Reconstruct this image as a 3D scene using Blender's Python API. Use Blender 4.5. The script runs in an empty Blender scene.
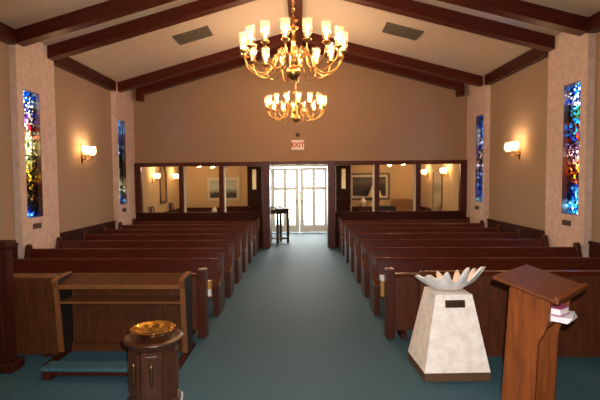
import bpy, bmesh, math, random
from mathutils import Vector, Matrix
random.seed(7)
scn = bpy.context.scene
COL = scn.collection
PI = math.pi

# ------------------------------------------------------------------ materials
def lin(c):
    return tuple(((v / 255) / 12.92 if v / 255 <= .04045 else ((v / 255 + .055) / 1.055) ** 2.4) for v in c) + (1,)

def new_mat(name):
    m = bpy.data.materials.new(name); m.use_nodes = True
    nt = m.node_tree
    return m, nt, nt.nodes['Principled BSDF']

def coords(nt, scale=(1, 1, 1), rot=(0, 0, 0)):
    tc = nt.nodes.new('ShaderNodeTexCoord'); mp = nt.nodes.new('ShaderNodeMapping')
    mp.inputs['Scale'].default_value = scale; mp.inputs['Rotation'].default_value = rot
    nt.links.new(tc.outputs['Object'], mp.inputs['Vector'])
    return mp.outputs['Vector']

def ramp(nt, fac, stops):
    r = nt.nodes.new('ShaderNodeValToRGB')
    e = r.color_ramp.elements
    while len(e) < len(stops): e.new(.5)
    for el, (p, c) in zip(e, stops): el.position = p; el.color = c
    nt.links.new(fac, r.inputs['Fac'])
    return r

def noise(nt, vec, scale, detail=4, rough=.6):
    n = nt.nodes.new('ShaderNodeTexNoise'); n.inputs['Scale'].default_value = scale
    n.inputs['Detail'].default_value = detail; n.inputs['Roughness'].default_value = rough
    nt.links.new(vec, n.inputs['Vector'])
    return n.outputs['Fac']

def bump(nt, bsdf, h, strength=.2, dist=.01):
    b = nt.nodes.new('ShaderNodeBump'); b.inputs['Strength'].default_value = strength
    b.inputs['Distance'].default_value = dist
    nt.links.new(h, b.inputs['Height']); nt.links.new(b.outputs['Normal'], bsdf.inputs['Normal'])

def wood(name, dark, light, grain=(1.2, 14, 14), rough=.35, coat=.15, spec=.5):
    m, nt, b = new_mat(name)
    v = coords(nt, grain)
    n = noise(nt, v, 3.0, 6, .65)
    r = ramp(nt, n, [(.3, lin(dark)), (.7, lin(light))])
    nt.links.new(r.outputs['Color'], b.inputs['Base Color'])
    b.inputs['Roughness'].default_value = rough
    b.inputs['Coat Weight'].default_value = coat; b.inputs['Coat Roughness'].default_value = .25
    b.inputs['Specular IOR Level'].default_value = spec
    bump(nt, b, n, .06, .004)
    return m

def speckle(name, dark, light, scale, rough=.9, bmp=.2, bdist=.004, detail=4, lo=.3, hi=.7, spec=.3):
    m, nt, b = new_mat(name)
    v = coords(nt)
    n = noise(nt, v, scale, detail, .65)
    r = ramp(nt, n, [(lo, lin(dark)), (hi, lin(light))])
    nt.links.new(r.outputs['Color'], b.inputs['Base Color'])
    b.inputs['Roughness'].default_value = rough; b.inputs['Specular IOR Level'].default_value = spec
    bump(nt, b, n, bmp, bdist)
    return m

def plain(name, c, rough=.6, metal=0, spec=.5):
    m, nt, b = new_mat(name)
    n = noise(nt, coords(nt), 22, 3)
    r = ramp(nt, n, [(.2, lin(tuple(int(x * .93) for x in c))), (.8, lin(c))])
    nt.links.new(r.outputs['Color'], b.inputs['Base Color'])
    b.inputs['Roughness'].default_value = rough; b.inputs['Metallic'].default_value = metal
    b.inputs['Specular IOR Level'].default_value = spec
    return m

def emit(name, c, s):
    m, nt, b = new_mat(name)
    b.inputs['Base Color'].default_value = lin(c)
    b.inputs['Emission Color'].default_value = lin(c); b.inputs['Emission Strength'].default_value = s
    return m

def glass(name, tint=(255, 255, 255), gloss=.06, transl=0., tcol=(255, 250, 240)):
    m = bpy.data.materials.new(name); m.use_nodes = True
    nt = m.node_tree; nt.nodes.clear()
    out = nt.nodes.new('ShaderNodeOutputMaterial')
    t = nt.nodes.new('ShaderNodeBsdfTransparent'); t.inputs['Color'].default_value = lin(tint)
    g = nt.nodes.new('ShaderNodeBsdfGlossy'); g.inputs['Roughness'].default_value = .03
    lw = nt.nodes.new('ShaderNodeLayerWeight'); lw.inputs['Blend'].default_value = .25
    mul = nt.nodes.new('ShaderNodeMath'); mul.operation = 'MULTIPLY_ADD'
    mul.inputs[1].default_value = .5; mul.inputs[2].default_value = gloss
    nt.links.new(lw.outputs['Fresnel'], mul.inputs[0])
    mul.use_clamp = True
    base = t.outputs[0]
    if transl:
        tr = nt.nodes.new('ShaderNodeBsdfTranslucent'); tr.inputs['Color'].default_value = lin(tcol)
        mx = nt.nodes.new('ShaderNodeMixShader'); mx.inputs[0].default_value = transl
        nt.links.new(t.outputs[0], mx.inputs[1]); nt.links.new(tr.outputs[0], mx.inputs[2]); base = mx.outputs[0]
    mx2 = nt.nodes.new('ShaderNodeMixShader')
    nt.links.new(mul.outputs[0], mx2.inputs[0]); nt.links.new(base, mx2.inputs[1]); nt.links.new(g.outputs[0], mx2.inputs[2])
    nt.links.new(mx2.outputs[0], out.inputs['Surface'])
    return m

def stained(name, bands, seed):
    """leaded mosaic glass: small random coloured cells, palette drifting with height"""
    m = bpy.data.materials.new(name); m.use_nodes = True
    nt = m.node_tree; nt.nodes.clear()
    out = nt.nodes.new('ShaderNodeOutputMaterial')
    tc = nt.nodes.new('ShaderNodeTexCoord')
    mp = nt.nodes.new('ShaderNodeMapping'); mp.inputs['Location'].default_value = (seed, seed * 2.3, seed)
    nt.links.new(tc.outputs['Object'], mp.inputs['Vector'])
    vo = nt.nodes.new('ShaderNodeTexVoronoi'); vo.inputs['Scale'].default_value = 25
    nt.links.new(mp.outputs[0], vo.inputs['Vector'])
    ve = nt.nodes.new('ShaderNodeTexVoronoi'); ve.feature = 'DISTANCE_TO_EDGE'; ve.inputs['Scale'].default_value = 25
    nt.links.new(mp.outputs[0], ve.inputs['Vector'])
    sep = nt.nodes.new('ShaderNodeSeparateColor'); nt.links.new(vo.outputs['Color'], sep.inputs[0])
    # position along the lancet in object space (0..1)
    sx = nt.nodes.new('ShaderNodeSeparateXYZ'); nt.links.new(tc.outputs['Generated'], sx.inputs[0])
    # low-frequency wander so that colour fields have organic borders
    nz = nt.nodes.new('ShaderNodeTexNoise'); nz.inputs['Scale'].default_value = 2.5
    nt.links.new(mp.outputs[0], nz.inputs['Vector'])
    ad = nt.nodes.new('ShaderNodeMath'); ad.operation = 'MULTIPLY_ADD'; ad.inputs[1].default_value = .35; ad.inputs[2].default_value = -.17
    nt.links.new(nz.outputs['Fac'], ad.inputs[0])
    zz = nt.nodes.new('ShaderNodeMath'); zz.operation = 'ADD'
    nt.links.new(sx.outputs['Z'], zz.inputs[0]); nt.links.new(ad.outputs[0], zz.inputs[1])
    a = ramp(nt, zz.outputs[0], [(p, lin(c1)) for p, c1, c2 in bands])
    b = ramp(nt, zz.outputs[0], [(p, lin(c2)) for p, c1, c2 in bands])
    st = nt.nodes.new('ShaderNodeMath'); st.operation = 'GREATER_THAN'; st.inputs[1].default_value = .55
    nt.links.new(sep.outputs[0], st.inputs[0])
    mix = nt.nodes.new('ShaderNodeMix'); mix.data_type = 'RGBA'
    nt.links.new(st.outputs[0], mix.inputs['Factor']); nt.links.new(a.outputs['Color'], mix.inputs[6]); nt.links.new(b.outputs['Color'], mix.inputs[7])
    # per-cell value change
    hsv = nt.nodes.new('ShaderNodeHueSaturation')
    hv = nt.nodes.new('ShaderNodeMath'); hv.operation = 'MULTIPLY_ADD'; hv.inputs[1].default_value = .06; hv.inputs[2].default_value = .47
    nt.links.new(sep.outputs[1], hv.inputs[0]); nt.links.new(hv.outputs[0], hsv.inputs['Hue'])
    vv = nt.nodes.new('ShaderNodeMath'); vv.operation = 'POWER'; vv.inputs[1].default_value = 1.7
    nt.links.new(sep.outputs[2], vv.inputs[0])
    v2 = nt.nodes.new('ShaderNodeMath'); v2.operation = 'MULTIPLY_ADD'; v2.inputs[1].default_value = 2.4; v2.inputs[2].default_value = .3
    nt.links.new(vv.outputs[0], v2.inputs[0]); nt.links.new(v2.outputs[0], hsv.inputs['Value'])
    nt.links.new(mix.outputs[2], hsv.inputs['Color'])
    ld = nt.nodes.new('ShaderNodeMath'); ld.operation = 'GREATER_THAN'; ld.inputs[1].default_value = .035
    nt.links.new(ve.outputs['Distance'], ld.inputs[0])
    tr = nt.nodes.new('ShaderNodeBsdfTransparent'); nt.links.new(hsv.outputs[0], tr.inputs['Color'])
    le = nt.nodes.new('ShaderNodeBsdfPrincipled'); le.inputs['Base Color'].default_value = (.01, .01, .012, 1); le.inputs['Roughness'].default_value = .5
    ms = nt.nodes.new('ShaderNodeMixShader')
    nt.links.new(ld.outputs[0], ms.inputs[0]); nt.links.new(le.outputs[0], ms.inputs[1]); nt.links.new(tr.outputs[0], ms.inputs[2])
    nt.links.new(ms.outputs[0], out.inputs['Surface'])
    return m

M = dict(
    wall=speckle('plaster_wall', (162, 136, 112), (174, 149, 124), 60, .9, .05),
    gable=speckle('gable_plaster', (154, 124, 98), (166, 136, 109), 60, .9, .05),
    ceil=speckle('ceiling_plaster', (188, 170, 152), (198, 181, 163), 90, .95, .12, .003),
    stone=speckle('pale_travertine', (206, 178, 162), (230, 206, 192), 9, .75, .12, .004, 7, .3, .68),
    carpet=speckle('teal_carpet', (34, 66, 80), (62, 98, 112), 60, .7, .5, .006, 6, .32, .68, .35),
    beam=wood('beam_wood', (58, 16, 8), (86, 28, 14), (1.0, 12, 12), .36, .03, .3),
    beam_l=wood('beam_wood_lengthwise', (46, 13, 7), (70, 22, 11), (12, 1.0, 12), .4, .03, .3),
    pew=wood('pew_wood', (54, 14, 4), (88, 30, 11), (1.2, 16, 16), .30, .1, .4),
    pewend=wood('pew_end_wood', (52, 18, 6), (82, 34, 14), (14, 14, 1.6), .38, .1, .4),
    trim=wood('entrance_trim_wood', (56, 16, 5), (86, 30, 12), (10, 10, 1.5), .4, .05, .35),
    desk=wood('desk_wood', (60, 30, 13), (90, 48, 22), (12, 12, 1.4), .42, .05, .35),
    deskedge=wood('desk_edge_wood', (100, 58, 28), (130, 80, 42), (10, 10, 2), .45, .1),
    panel=wood('front_panel_wood', (64, 30, 14), (92, 46, 22), (9, 9, 1.3), .45, .05, .35),
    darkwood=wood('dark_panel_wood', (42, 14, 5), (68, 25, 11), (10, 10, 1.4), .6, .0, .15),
    oak=wood('lectern_oak', (92, 44, 15), (132, 68, 27), (16, 16, 1.7), .4, .08, .4),
    oaktop=wood('lectern_top_oak', (76, 36, 12), (108, 54, 22), (14, 3, 14), .38, .2),
    walnut=wood('pedestal_walnut', (46, 24, 13), (80, 44, 25), (12, 12, 1.4), .35, .15),
    brass=plain('polished_brass', (214, 164, 98), .3, 1),
    dullbrass=plain('aged_brass', (156, 112, 62), .35, 1),
    bowlbrass=plain('bright_brass', (255, 206, 110), .12, 1),
    bronze=plain('bronze_plaque_metal', (84, 64, 44), .45, .7),
    shade=glass('clear_shade_glass', (255, 248, 236), .06, .03, (255, 236, 200)),
    globe=glass('opal_shade_glass', (255, 240, 215), .03, .55, (255, 238, 205)),
    pane=glass('window_glass', (250, 250, 248), .02),
    bulb=emit('glowing_candle_bulb', (255, 196, 115), 14),
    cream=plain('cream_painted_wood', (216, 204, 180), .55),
    doorp=plain('white_painted_door', (226, 224, 212), .5),
    fontst=speckle('rough_cream_stone', (230, 214, 202), (252, 242, 234), 13, .85, .4, .01, 8, .3, .6),
    plinth=plain('brown_plinth', (96, 66, 40), .6),
    shell=speckle('giant_clam_shell', (222, 214, 208), (246, 242, 236), 16, .5, .15, .004),
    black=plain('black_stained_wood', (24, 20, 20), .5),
    vent=plain('grey_vent_metal', (112, 104, 92), .6, .2),
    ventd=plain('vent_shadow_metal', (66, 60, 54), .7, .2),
    sign=plain('white_sign_face', (238, 226, 216), .5),
    red=plain('red_sign_paint', (206, 36, 44), .5),
    grey=plain('grey_plastic', (92, 82, 74), .6),
    bookp=plain('pink_book_cover', (196, 92, 122), .6),
    paper=plain('white_paper', (236, 226, 230), .8),
    bookw=plain('white_book_cover', (226, 220, 208), .7),
    booky=plain('tan_book_cover', (176, 126, 62), .7),
    frame=plain('brown_picture_frame', (92, 62, 40), .5),
    gilt=plain('pale_gilt_frame', (190, 170, 128), .5),
    mat=plain('cream_picture_mount', (206, 194, 168), .8),
    tan=plain('tan_upholstery', (140, 100, 64), .9),
    greyup=plain('grey_brown_upholstery', (150, 128, 104), .9),
    linen=plain('cream_lamp_linen', (236, 224, 190), .9),
    ceramic=plain('white_ceramic', (226, 220, 208), .3),
    narth=speckle('narthex_plaster', (186, 160, 122), (198, 172, 134), 60, .9, .05),
    reveal=wood('window_reveal_wood', (78, 40, 24), (104, 58, 36), (10, 10, 1.5), .5, .05),
)
M['glassL1'] = stained('leaded_glass_saint', [(0, (30, 90, 220), (150, 215, 250)), (.08, (24, 40, 110), (70, 110, 190)), (.16, (22, 24, 34), (60, 70, 70)), (.3, (40, 44, 34), (190, 160, 90)), (.45, (180, 190, 150), (120, 130, 100)), (.6, (235, 240, 205), (150, 170, 140)), (.7, (190, 60, 50), (190, 210, 200)), (.8, (40, 70, 170), (215, 225, 210)), (1, (40, 120, 230), (190, 230, 245))], 1.3)
M['glassL2'] = stained('leaded_glass_slate', [(0, (20, 60, 190), (120, 200, 230)), (.2, (40, 60, 60), (190, 210, 190)), (.5, (60, 80, 60), (30, 30, 40)), (.75, (120, 160, 190), (30, 50, 120)), (1, (60, 130, 220), (190, 220, 230))], 3.7)
M['glassR1'] = stained('leaded_glass_amber', [(0, (60, 170, 240), (200, 240, 250)), (.12, (40, 120, 210), (120, 200, 240)), (.2, (30, 40, 90), (50, 80, 140)), (.3, (200, 140, 50), (60, 40, 30)), (.42, (230, 200, 150), (120, 70, 60)), (.52, (60, 60, 120), (240, 225, 225)), (.62, (150, 90, 40), (60, 110, 190)), (.72, (110, 80, 40), (70, 140, 200)), (.82, (80, 130, 110), (60, 150, 220)), (.9, (60, 110, 210), (225, 240, 250)), (1, (60, 160, 230), (180, 230, 245))], 5.1)
M['glassR2'] = stained('leaded_glass_blue', [(0, (50, 140, 230), (190, 235, 250)), (.2, (20, 50, 170), (90, 180, 235)), (.5, (60, 60, 70), (200, 200, 195)), (.75, (30, 80, 190), (180, 215, 230)), (1, (60, 150, 230), (20, 40, 130))], 8.9)

def shell_material():
    m, nt, b = new_mat('clam_shell')
    tc = nt.nodes.new('ShaderNodeTexCoord'); n = noise(nt, tc.outputs['Object'], 14, 5)
    r = ramp(nt, n, [(.3, lin((214, 204, 198))), (.7, lin((246, 242, 238)))])
    nt.links.new(r.outputs['Color'], b.inputs['Base Color']); b.inputs['Roughness'].default_value = .45
    bump(nt, b, n, .2, .006)
    return m
M['shell'] = shell_material()
M['shellin'] = speckle('shell_inner_lip', (236, 200, 170), (246, 226, 208), 10, .5, .05)

def painting(name, stops, seed, sc=3.):
    m, nt, b = new_mat(name)
    tc = nt.nodes.new('ShaderNodeTexCoord')
    s = nt.nodes.new('ShaderNodeSeparateXYZ'); nt.links.new(tc.outputs['Generated'], s.inputs[0])
    n = nt.nodes.new('ShaderNodeTexNoise'); n.inputs['Scale'].default_value = sc; n.inputs['Detail'].default_value = 6
    mp = nt.nodes.new('ShaderNodeMapping'); mp.inputs['Location'].default_value = (seed, seed, seed)
    nt.links.new(tc.outputs['Generated'], mp.inputs[0]); nt.links.new(mp.outputs[0], n.inputs['Vector'])
    a = nt.nodes.new('ShaderNodeMath'); a.operation = 'MULTIPLY_ADD'; a.inputs[1].default_value = .5; a.inputs[2].default_value = -.25
    nt.links.new(n.outputs['Fac'], a.inputs[0])
    z = nt.nodes.new('ShaderNodeMath'); z.operation = 'ADD'
    nt.links.new(s.outputs['Z'], z.inputs[0]); nt.links.new(a.outputs[0], z.inputs[1])
    r = ramp(nt, z.outputs[0], [(p, lin(c)) for p, c in stops])
    nt.links.new(r.outputs['Color'], b.inputs['Base Color']); b.inputs['Roughness'].default_value = .6
    return m
M['sea'] = painting('shore_painting', [(0, (70, 66, 50)), (.22, (46, 50, 44)), (.34, (120, 128, 118)), (.55, (176, 182, 164)), (1, (150, 162, 152))], 2)
M['dusk'] = painting('dark_painting', [(0, (40, 34, 32)), (.35, (26, 24, 26)), (.6, (70, 52, 44)), (.8, (96, 82, 76)), (1, (60, 58, 58))], 7, 2.2)
M['sheet'] = painting('pale_print', [(0, (150, 140, 120)), (.3, (176, 166, 142)), (.5, (132, 124, 106)), (.7, (180, 170, 148)), (1, (160, 150, 128))], 4, 5)
M['mirror'] = plain('mirror_silver', (226, 222, 214), .04, 1)

# ------------------------------------------------------------------ mesh helpers
def box(bm, x0, x1, y0, y1, z0, z1, mtx=None):
    vs = [bm.verts.new((x, y, z)) for x in (x0, x1) for y in (y0, y1) for z in (z0, z1)]
    for f in ((0, 1, 3, 2), (4, 6, 7, 5), (0, 4, 5, 1), (2, 3, 7, 6), (0, 2, 6, 4), (1, 5, 7, 3)):
        bm.faces.new([vs[i] for i in f])
    if mtx is not None:
        for v in vs: v.co = mtx @ v.co
    return vs

def prism(bm, poly, h0, h1, axis='x'):
    """extrude a 2-D outline: axis x -> poly is (y,z); y -> (x,z); z -> (x,y)"""
    def P(a, b, h): return {'x': (h, a, b), 'y': (a, h, b), 'z': (a, b, h)}[axis]
    A = [bm.verts.new(P(a, b, h0)) for a, b in poly]; B = [bm.verts.new(P(a, b, h1)) for a, b in poly]
    bm.faces.new(A); bm.faces.new(B[::-1])
    n = len(poly)
    for i in range(n): bm.faces.new((A[i], B[i], B[(i + 1) % n], A[(i + 1) % n]))
    return A + B

def lathe(bm, prof, seg=16, c=(0, 0, 0), close=False, start=0):
    rings = []
    for r, z in prof:
        if r < 1e-5: rings.append([bm.verts.new((c[0], c[1], c[2] + z))])
        else: rings.append([bm.verts.new((c[0] + r * math.cos(start + 2 * PI * k / seg), c[1] + r * math.sin(start + 2 * PI * k / seg), c[2] + z)) for k in range(seg)])
    for a, b in zip(rings, rings[1:]):
        for k in range(seg):
            k2 = (k + 1) % seg
            if len(a) == 1 and len(b) == 1: continue
            if len(a) == 1: bm.faces.new((a[0], b[k], b[k2]))
            elif len(b) == 1: bm.faces.new((a[k], b[0], a[k2]))
            else: bm.faces.new((a[k], b[k], b[k2], a[k2]))
    if close:
        if len(rings[0]) > 1: bm.faces.new(rings[0][::-1])
        if len(rings[-1]) > 1: bm.faces.new(rings[-1])

def tube(bm, pts, rad, seg=8):
    pts = [Vector(p) for p in pts]
    rads = rad if isinstance(rad, (list, tuple)) else [rad] * len(pts)
    rings = []; up = Vector((0, 0, 1))
    for i, p in enumerate(pts):
        t = (pts[min(i + 1, len(pts) - 1)] - pts[max(i - 1, 0)]).normalized()
        s = t.cross(up)
        if s.length < .05: s = t.cross(Vector((0, 1, 0)))
        s.normalize(); u = s.cross(t)
        rings.append([bm.verts.new(p + (s * math.cos(2 * PI * k / seg) + u * math.sin(2 * PI * k / seg)) * rads[i]) for k in range(seg)])
    for a, b in zip(rings, rings[1:]):
        for k in range(seg): bm.faces.new((a[k], b[k], b[(k + 1) % seg], a[(k + 1) % seg]))
    bm.faces.new(rings[0][::-1]); bm.faces.new(rings[-1])

def curve(pts, n=6):
    """Catmull-Rom through the points"""
    P = [Vector(p) for p in pts]; P = [P[0] * 2 - P[1]] + P + [P[-1] * 2 - P[-2]]
    out = []
    for i in range(1, len(P) - 2):
        for k in range(n):
            t = k / n; a, b, c, d = P[i - 1:i + 3]
            out.append(.5 * ((2 * b) + (c - a) * t + (2 * a - 5 * b + 4 * c - d) * t * t + (3 * b - a - 3 * c + d) * t ** 3))
    return out + [P[-2]]

def obj(name, bm, mat, parent=None, loc=None, smooth=False, bevel=0, seg=2):
    bmesh.ops.recalc_face_normals(bm, faces=bm.faces)
    me = bpy.data.meshes.new(name); bm.to_mesh(me); bm.free()
    mats = mat if isinstance(mat, (list, tuple)) else [mat]
    for m in mats: me.materials.append(m)
    if smooth:
        for p in me.polygons: p.use_smooth = True
    o = bpy.data.objects.new(name, me); COL.objects.link(o)
    if parent: o.parent = parent
    if loc: o.location = loc
    if bevel:
        b = o.modifiers.new('edges', 'BEVEL'); b.width = bevel; b.segments = seg; b.limit_method = 'ANGLE'
    return o

def B(): return bmesh.new()
def bx(name, dims, mat, parent=None, **k):
    bm = B(); box(bm, *dims); return obj(name, bm, mat, parent, **k)

def tag(o, label, cat, group=None, kind=None):
    o['label'] = label; o['category'] = cat
    if group: o['group'] = group
    if kind: o['kind'] = kind
    return o

def thing(name, label, cat, loc=(0, 0, 0), rz=0, group=None):
    o = bpy.data.objects.new(name, None); COL.objects.link(o)
    o.location = loc; o.rotation_euler = (0, 0, rz); o.empty_display_size = .1
    return tag(o, label, cat, group)

def struct(o, label, cat):
    return tag(o, label, cat, None, 'structure')

def copy_tree(o, parent=None):
    c = o.copy(); COL.objects.link(c); c.parent = parent
    for ch in list(o.children): copy_tree(ch, c)
    return c

def point(name, loc, energy, color, parent=None, radius=.02):
    l = bpy.data.lights.new(name, 'POINT'); l.energy = energy; l.color = color; l.shadow_soft_size = radius
    o = bpy.data.objects.new(name, l); COL.objects.link(o); o.location = loc
    if parent: o.parent = parent
    return o

# ------------------------------------------------------------------ measures
WX = 4.35           # side wall
PX = 4.24           # face of the pilasters
YB = 11.55          # entrance partition / gable wall
YN = 16.3           # far wall of the vestibule rooms
SL = .271           # roof pitch
def zc(x): return 4.03 + (PX - abs(x)) * SL        # ceiling height
P1 = (6.77, 7.83); P2 = (10.42, YB)                  # pilasters
W1 = (6.92, 7.36); W2 = (10.53, 10.97)              # stained glass lights
WZ = (1.145, 3.17)

# ------------------------------------------------------------------ shell
floor = bx('floor', (-5, 5, -3.6, 19, -.1, 0), M['carpet'])
struct(floor, 'worn teal blue carpet covering aisle and chancel floor', 'floor')

for side, s in (('left', -1), ('right', 1)):
    bm = B()
    def sb(a, b, y0, y1, z0, z1, s=s, bm=bm):
        box(bm, min(s * a, s * b), max(s * a, s * b), y0, y1, z0, z1)
    ys = [-3.6, P1[0], P1[1], P2[0]]
    sb(WX, WX + .35, -3.6, P1[0], 0, 4.1)
    sb(WX, WX + .35, P1[1], P2[0], 0, 4.1)
    w = obj('wall_' + side, bm, M['wall'])
    struct(w, 'tan plaster wall on the %s side of the nave' % side, 'wall')
    for n, (P, W) in enumerate(((P1, W1), (P2, W2))):
        bm = B()
        def pb(y0, y1, z0, z1, s=s, bm=bm): box(bm, min(s * PX, s * (WX + .35)), max(s * PX, s * (WX + .35)), y0, y1, z0, z1)
        pb(P[0], W[0], 0, 4.06); pb(W[1], P[1], 0, 4.06); pb(W[0], W[1], 0, WZ[0]); pb(W[0], W[1], WZ[1], 4.06)
        o = obj('wall_%s_pilaster' % side, bm, M['stone'])
        struct(o, 'pale stone pilaster around the %s stained glass window on the %s wall' % (('nearer', 'farther')[n], side), 'pilaster')

bm = B()
prism(bm, [(-WX - .3, 2.12), (WX + .3, 2.12), (WX + .3, zc(WX) + .1), (0, zc(0) + .1), (-WX - .3, zc(WX) + .1)], YB, YB + .14, 'y')
struct(obj('wall_back', bm, M['gable']), 'tan gable wall above the glazed wooden entrance partition', 'wall')
bm = B()
prism(bm, [(-WX - .4, zc(WX + .4)), (0, zc(0)), (WX + .4, zc(WX + .4)), (WX + .4, zc(WX) + .15), (0, zc(0) + .15), (-WX - .4, zc(WX) + .15)], -3.6, YB + .14, 'y')
struct(obj('ceiling', bm, M['ceil']), 'cream pitched ceiling between dark timber beams', 'ceiling')
bm = B(); prism(bm, [(-WX - .3, 0), (WX + .3, 0), (WX + .3, zc(WX) + .1), (0, zc(0) + .1), (-WX - .3, zc(WX) + .1)], -3.7, -3.6, 'y')
struct(obj('wall_front', bm, M['wall']), 'plain plaster wall behind the chancel', 'wall')

# cornice and dado
for side, s in (('left', -1), ('right', 1)):
    for n, (y0, y1) in enumerate(((4.35, P1[0]), (P1[1], P2[0]))):
        bm = B(); a, b = sorted((s * (WX - .14), s * (WX - .001)))
        box(bm, a, b, y0, y1, 3.8, zc(WX) + .02)
        struct(obj('trim_%d' % (1 + n + (2 if s > 0 else 0)), bm, M['beam_l'], bevel=.006),
               'dark wooden cornice along the top of the %s wall, %s bay' % (side, ('nearer', 'farther')[n]), 'cornice')
        bm = B(); a, b = sorted((s * (WX - .03), s * (WX - .001)))
        box(bm, a, b, max(y0, 4.6), y1, 0, .75)
        a, b = sorted((s * (WX - .045), s * (WX - .001)))
        box(bm, a, b, max(y0, 4.6), y1, .74, .785)
        struct(obj('baseboard_' + side, bm, M['darkwood'], bevel=.004),
               'dark wooden dado along the foot of the %s wall, %s bay' % (side, ('nearer', 'farther')[n]), 'wainscot')

# rafters
def rafter(s, y0, y1, where, drop=0, xe=PX):
    bm = B(); h = .225
    pts = [(0, zc(0) + .02), (s * xe, zc(xe) + .02), (s * xe, zc(xe) - h + .015), (0, zc(0) - h + .015)]
    prism(bm, pts, y0, y1, 'y')
    if drop:
        a, b = sorted((s * xe, s * (xe - .15))); box(bm, a, b, y0, y1, zc(xe) - h - drop, zc(xe) - h + .06)
    side = 'left' if s < 0 else 'right'
    o = obj('ceiling_beam', bm, M['beam'], bevel=.006)
    struct(o, 'dark timber roof beam on the %s slope, %s' % (side, where), 'beam')
rows = [(2.95, 3.15, 'above the chancel'), (4.0, 4.2, 'next above the front of the pews'), (6.77, 6.97, 'first of the nearer pair seen from the chancel'),
        (7.63, 7.83, 'second of the nearer pair seen from the chancel'), (10.55, 10.75, 'first of the farther pair'), (11.34, 11.55, 'lying against the gable wall')]
for y0, y1, w in rows:
    for s in (-1, 1):
        rafter(s, y0, y1, w, .1 if y0 > 11 else 0, 4.1 if y0 > 11 else PX)
bm = B(); box(bm, -.155, .115, -3.6, YB, zc(0) - .26, zc(0) + .02)
struct(obj('ceiling_beam', bm, M['beam_l'], bevel=.008), 'dark ridge beam running the length of the ceiling', 'beam')

# ------------------------------------------------------------------ stained glass lights
def lancet(n, s, W, mat, label):
    r = thing('window_%d' % n, label, 'stained glass window', (s * PX, (W[0] + W[1]) / 2, WZ[0])); r['kind'] = 'structure'
    hy = (W[1] - W[0]) / 2; H = WZ[1] - WZ[0]
    a, b = sorted((s * .075, s * .085))
    bx('pane', (a, b, -hy, hy, 0, H), mat, r)
    bm = B()
    def f(y0, y1, z0, z1):
        a, b = sorted((s * .005, s * .16)); box(bm, a, b, y0, y1, z0, z1)
    f(-hy, -hy + .012, 0, H); f(hy - .012, hy, 0, H); f(-hy, hy, 0, .012); f(-hy, hy, H - .012, H)
    obj('frame', bm, M['reveal'], r)
    a, b = sorted((s * .06, s * .1))
    bx('saddle_bar', (a, b, -hy + .012, hy - .012, H * .487, H * .487 + .02), M['black'], r)
lancet(1, -1, W1, M['glassL1'], 'tall blue, red and white stained glass window, nearer on left wall')
lancet(2, -1, W2, M['glassL2'], 'narrow stained glass window on left wall beside the glazed partition')
lancet(3, 1, W1, M['glassR1'], 'tall blue and amber stained glass window, nearer on right wall')
lancet(4, 1, W2, M['glassR2'], 'narrow blue stained glass window on right wall beside the glazed partition')
for s, y, t in ((-1, 7.16, 'left wall, nearer pilaster'), (1, 7.2, 'right wall, nearer pilaster'), (-1, 10.77, 'left wall, farther pilaster'), (1, 10.83, 'right wall, farther pilaster')):
    a, b = sorted((s * (PX - .015), s * PX))
    o = bx('bronze_plaque', (a, b, y - .11, y + .11, .965, 1.05), M['bronze'], bevel=.003)  # bronze plaque fixed to the pilaster face below the window
    tag(o, 'small bronze plaque below the stained glass, ' + t, 'plaque', 'plaques under the windows')

# ------------------------------------------------------------------ entrance partition
def S(name, dims, mat, label, cat, bevel=.006):
    return struct(bx(name, dims, mat, bevel=bevel), label, cat)
nwin = 5
for side, s in (('left', -1), ('right', 1)):
    def d(a, b): return sorted((s * a, s * b))
    a, b = d(.9, 4.24)
    S('trim_%d' % (5 if s < 0 else 6), (a, b, YB - .06, YB + .1, 2.07, 2.17), M['trim'], 'dark wooden head rail of the %s glazed partition' % side, 'partition rail')
    S('wall_partition_' + side, (a, b, YB - .03, YB + .1, 0, .88), M['darkwood'], 'dark wooden low wall under the %s partition glazing' % side, 'partition')
    a, b = d(.72, .91)
    S('door_frame_post_' + side, (a, b, 11.12, YB + .14, 0, 2.165), M['trim'], 'broad dark wooden post on the %s side of the aisle doorway' % side, 'door post', .015)
    for n, (m0, m1) in enumerate(((4.08, 4.24), (2.97, 3.09), (1.93, 2.05))):
        a, b = d(m0, m1)
        o = S('partition_mullion', (a, b, YB - .05, YB + .09, .88, 2.07), M['trim'], 'dark wooden upright of the %s partition, %s' % (side, ('against the side wall', 'the outer one of two between panes', 'the inner one of two between panes')[n]), 'mullion')
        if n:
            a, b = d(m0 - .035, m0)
            st = bx('edge_strip', (a, b, YB - .02, YB + .09, .88, 2.07), M['cream'], o); st['label'] = 'cream strip'  # narrow cream strip along the aisle-side edge of the upright
    for n, (m0, m1) in enumerate(((3.09, 4.08), (2.05, 2.935), (.91, 1.895))):
        a, b = d(m0, m1)
        o = S('window_%d' % nwin, (a, b, YB + .03, YB + .036, .88, 2.07), M['pane'], 'clear partition pane, %s side, %s' % (side, ('by the outer wall', 'the middle one', 'next to the aisle doorway')[n]), 'window pane', 0)
        nwin += 1
S('door_frame_lintel', (-.91, .91, 11.3, YB + .14, 2.085, 2.168), M['trim'], 'dark wooden lintel over the aisle doorway', 'lintel', .012)

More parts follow.
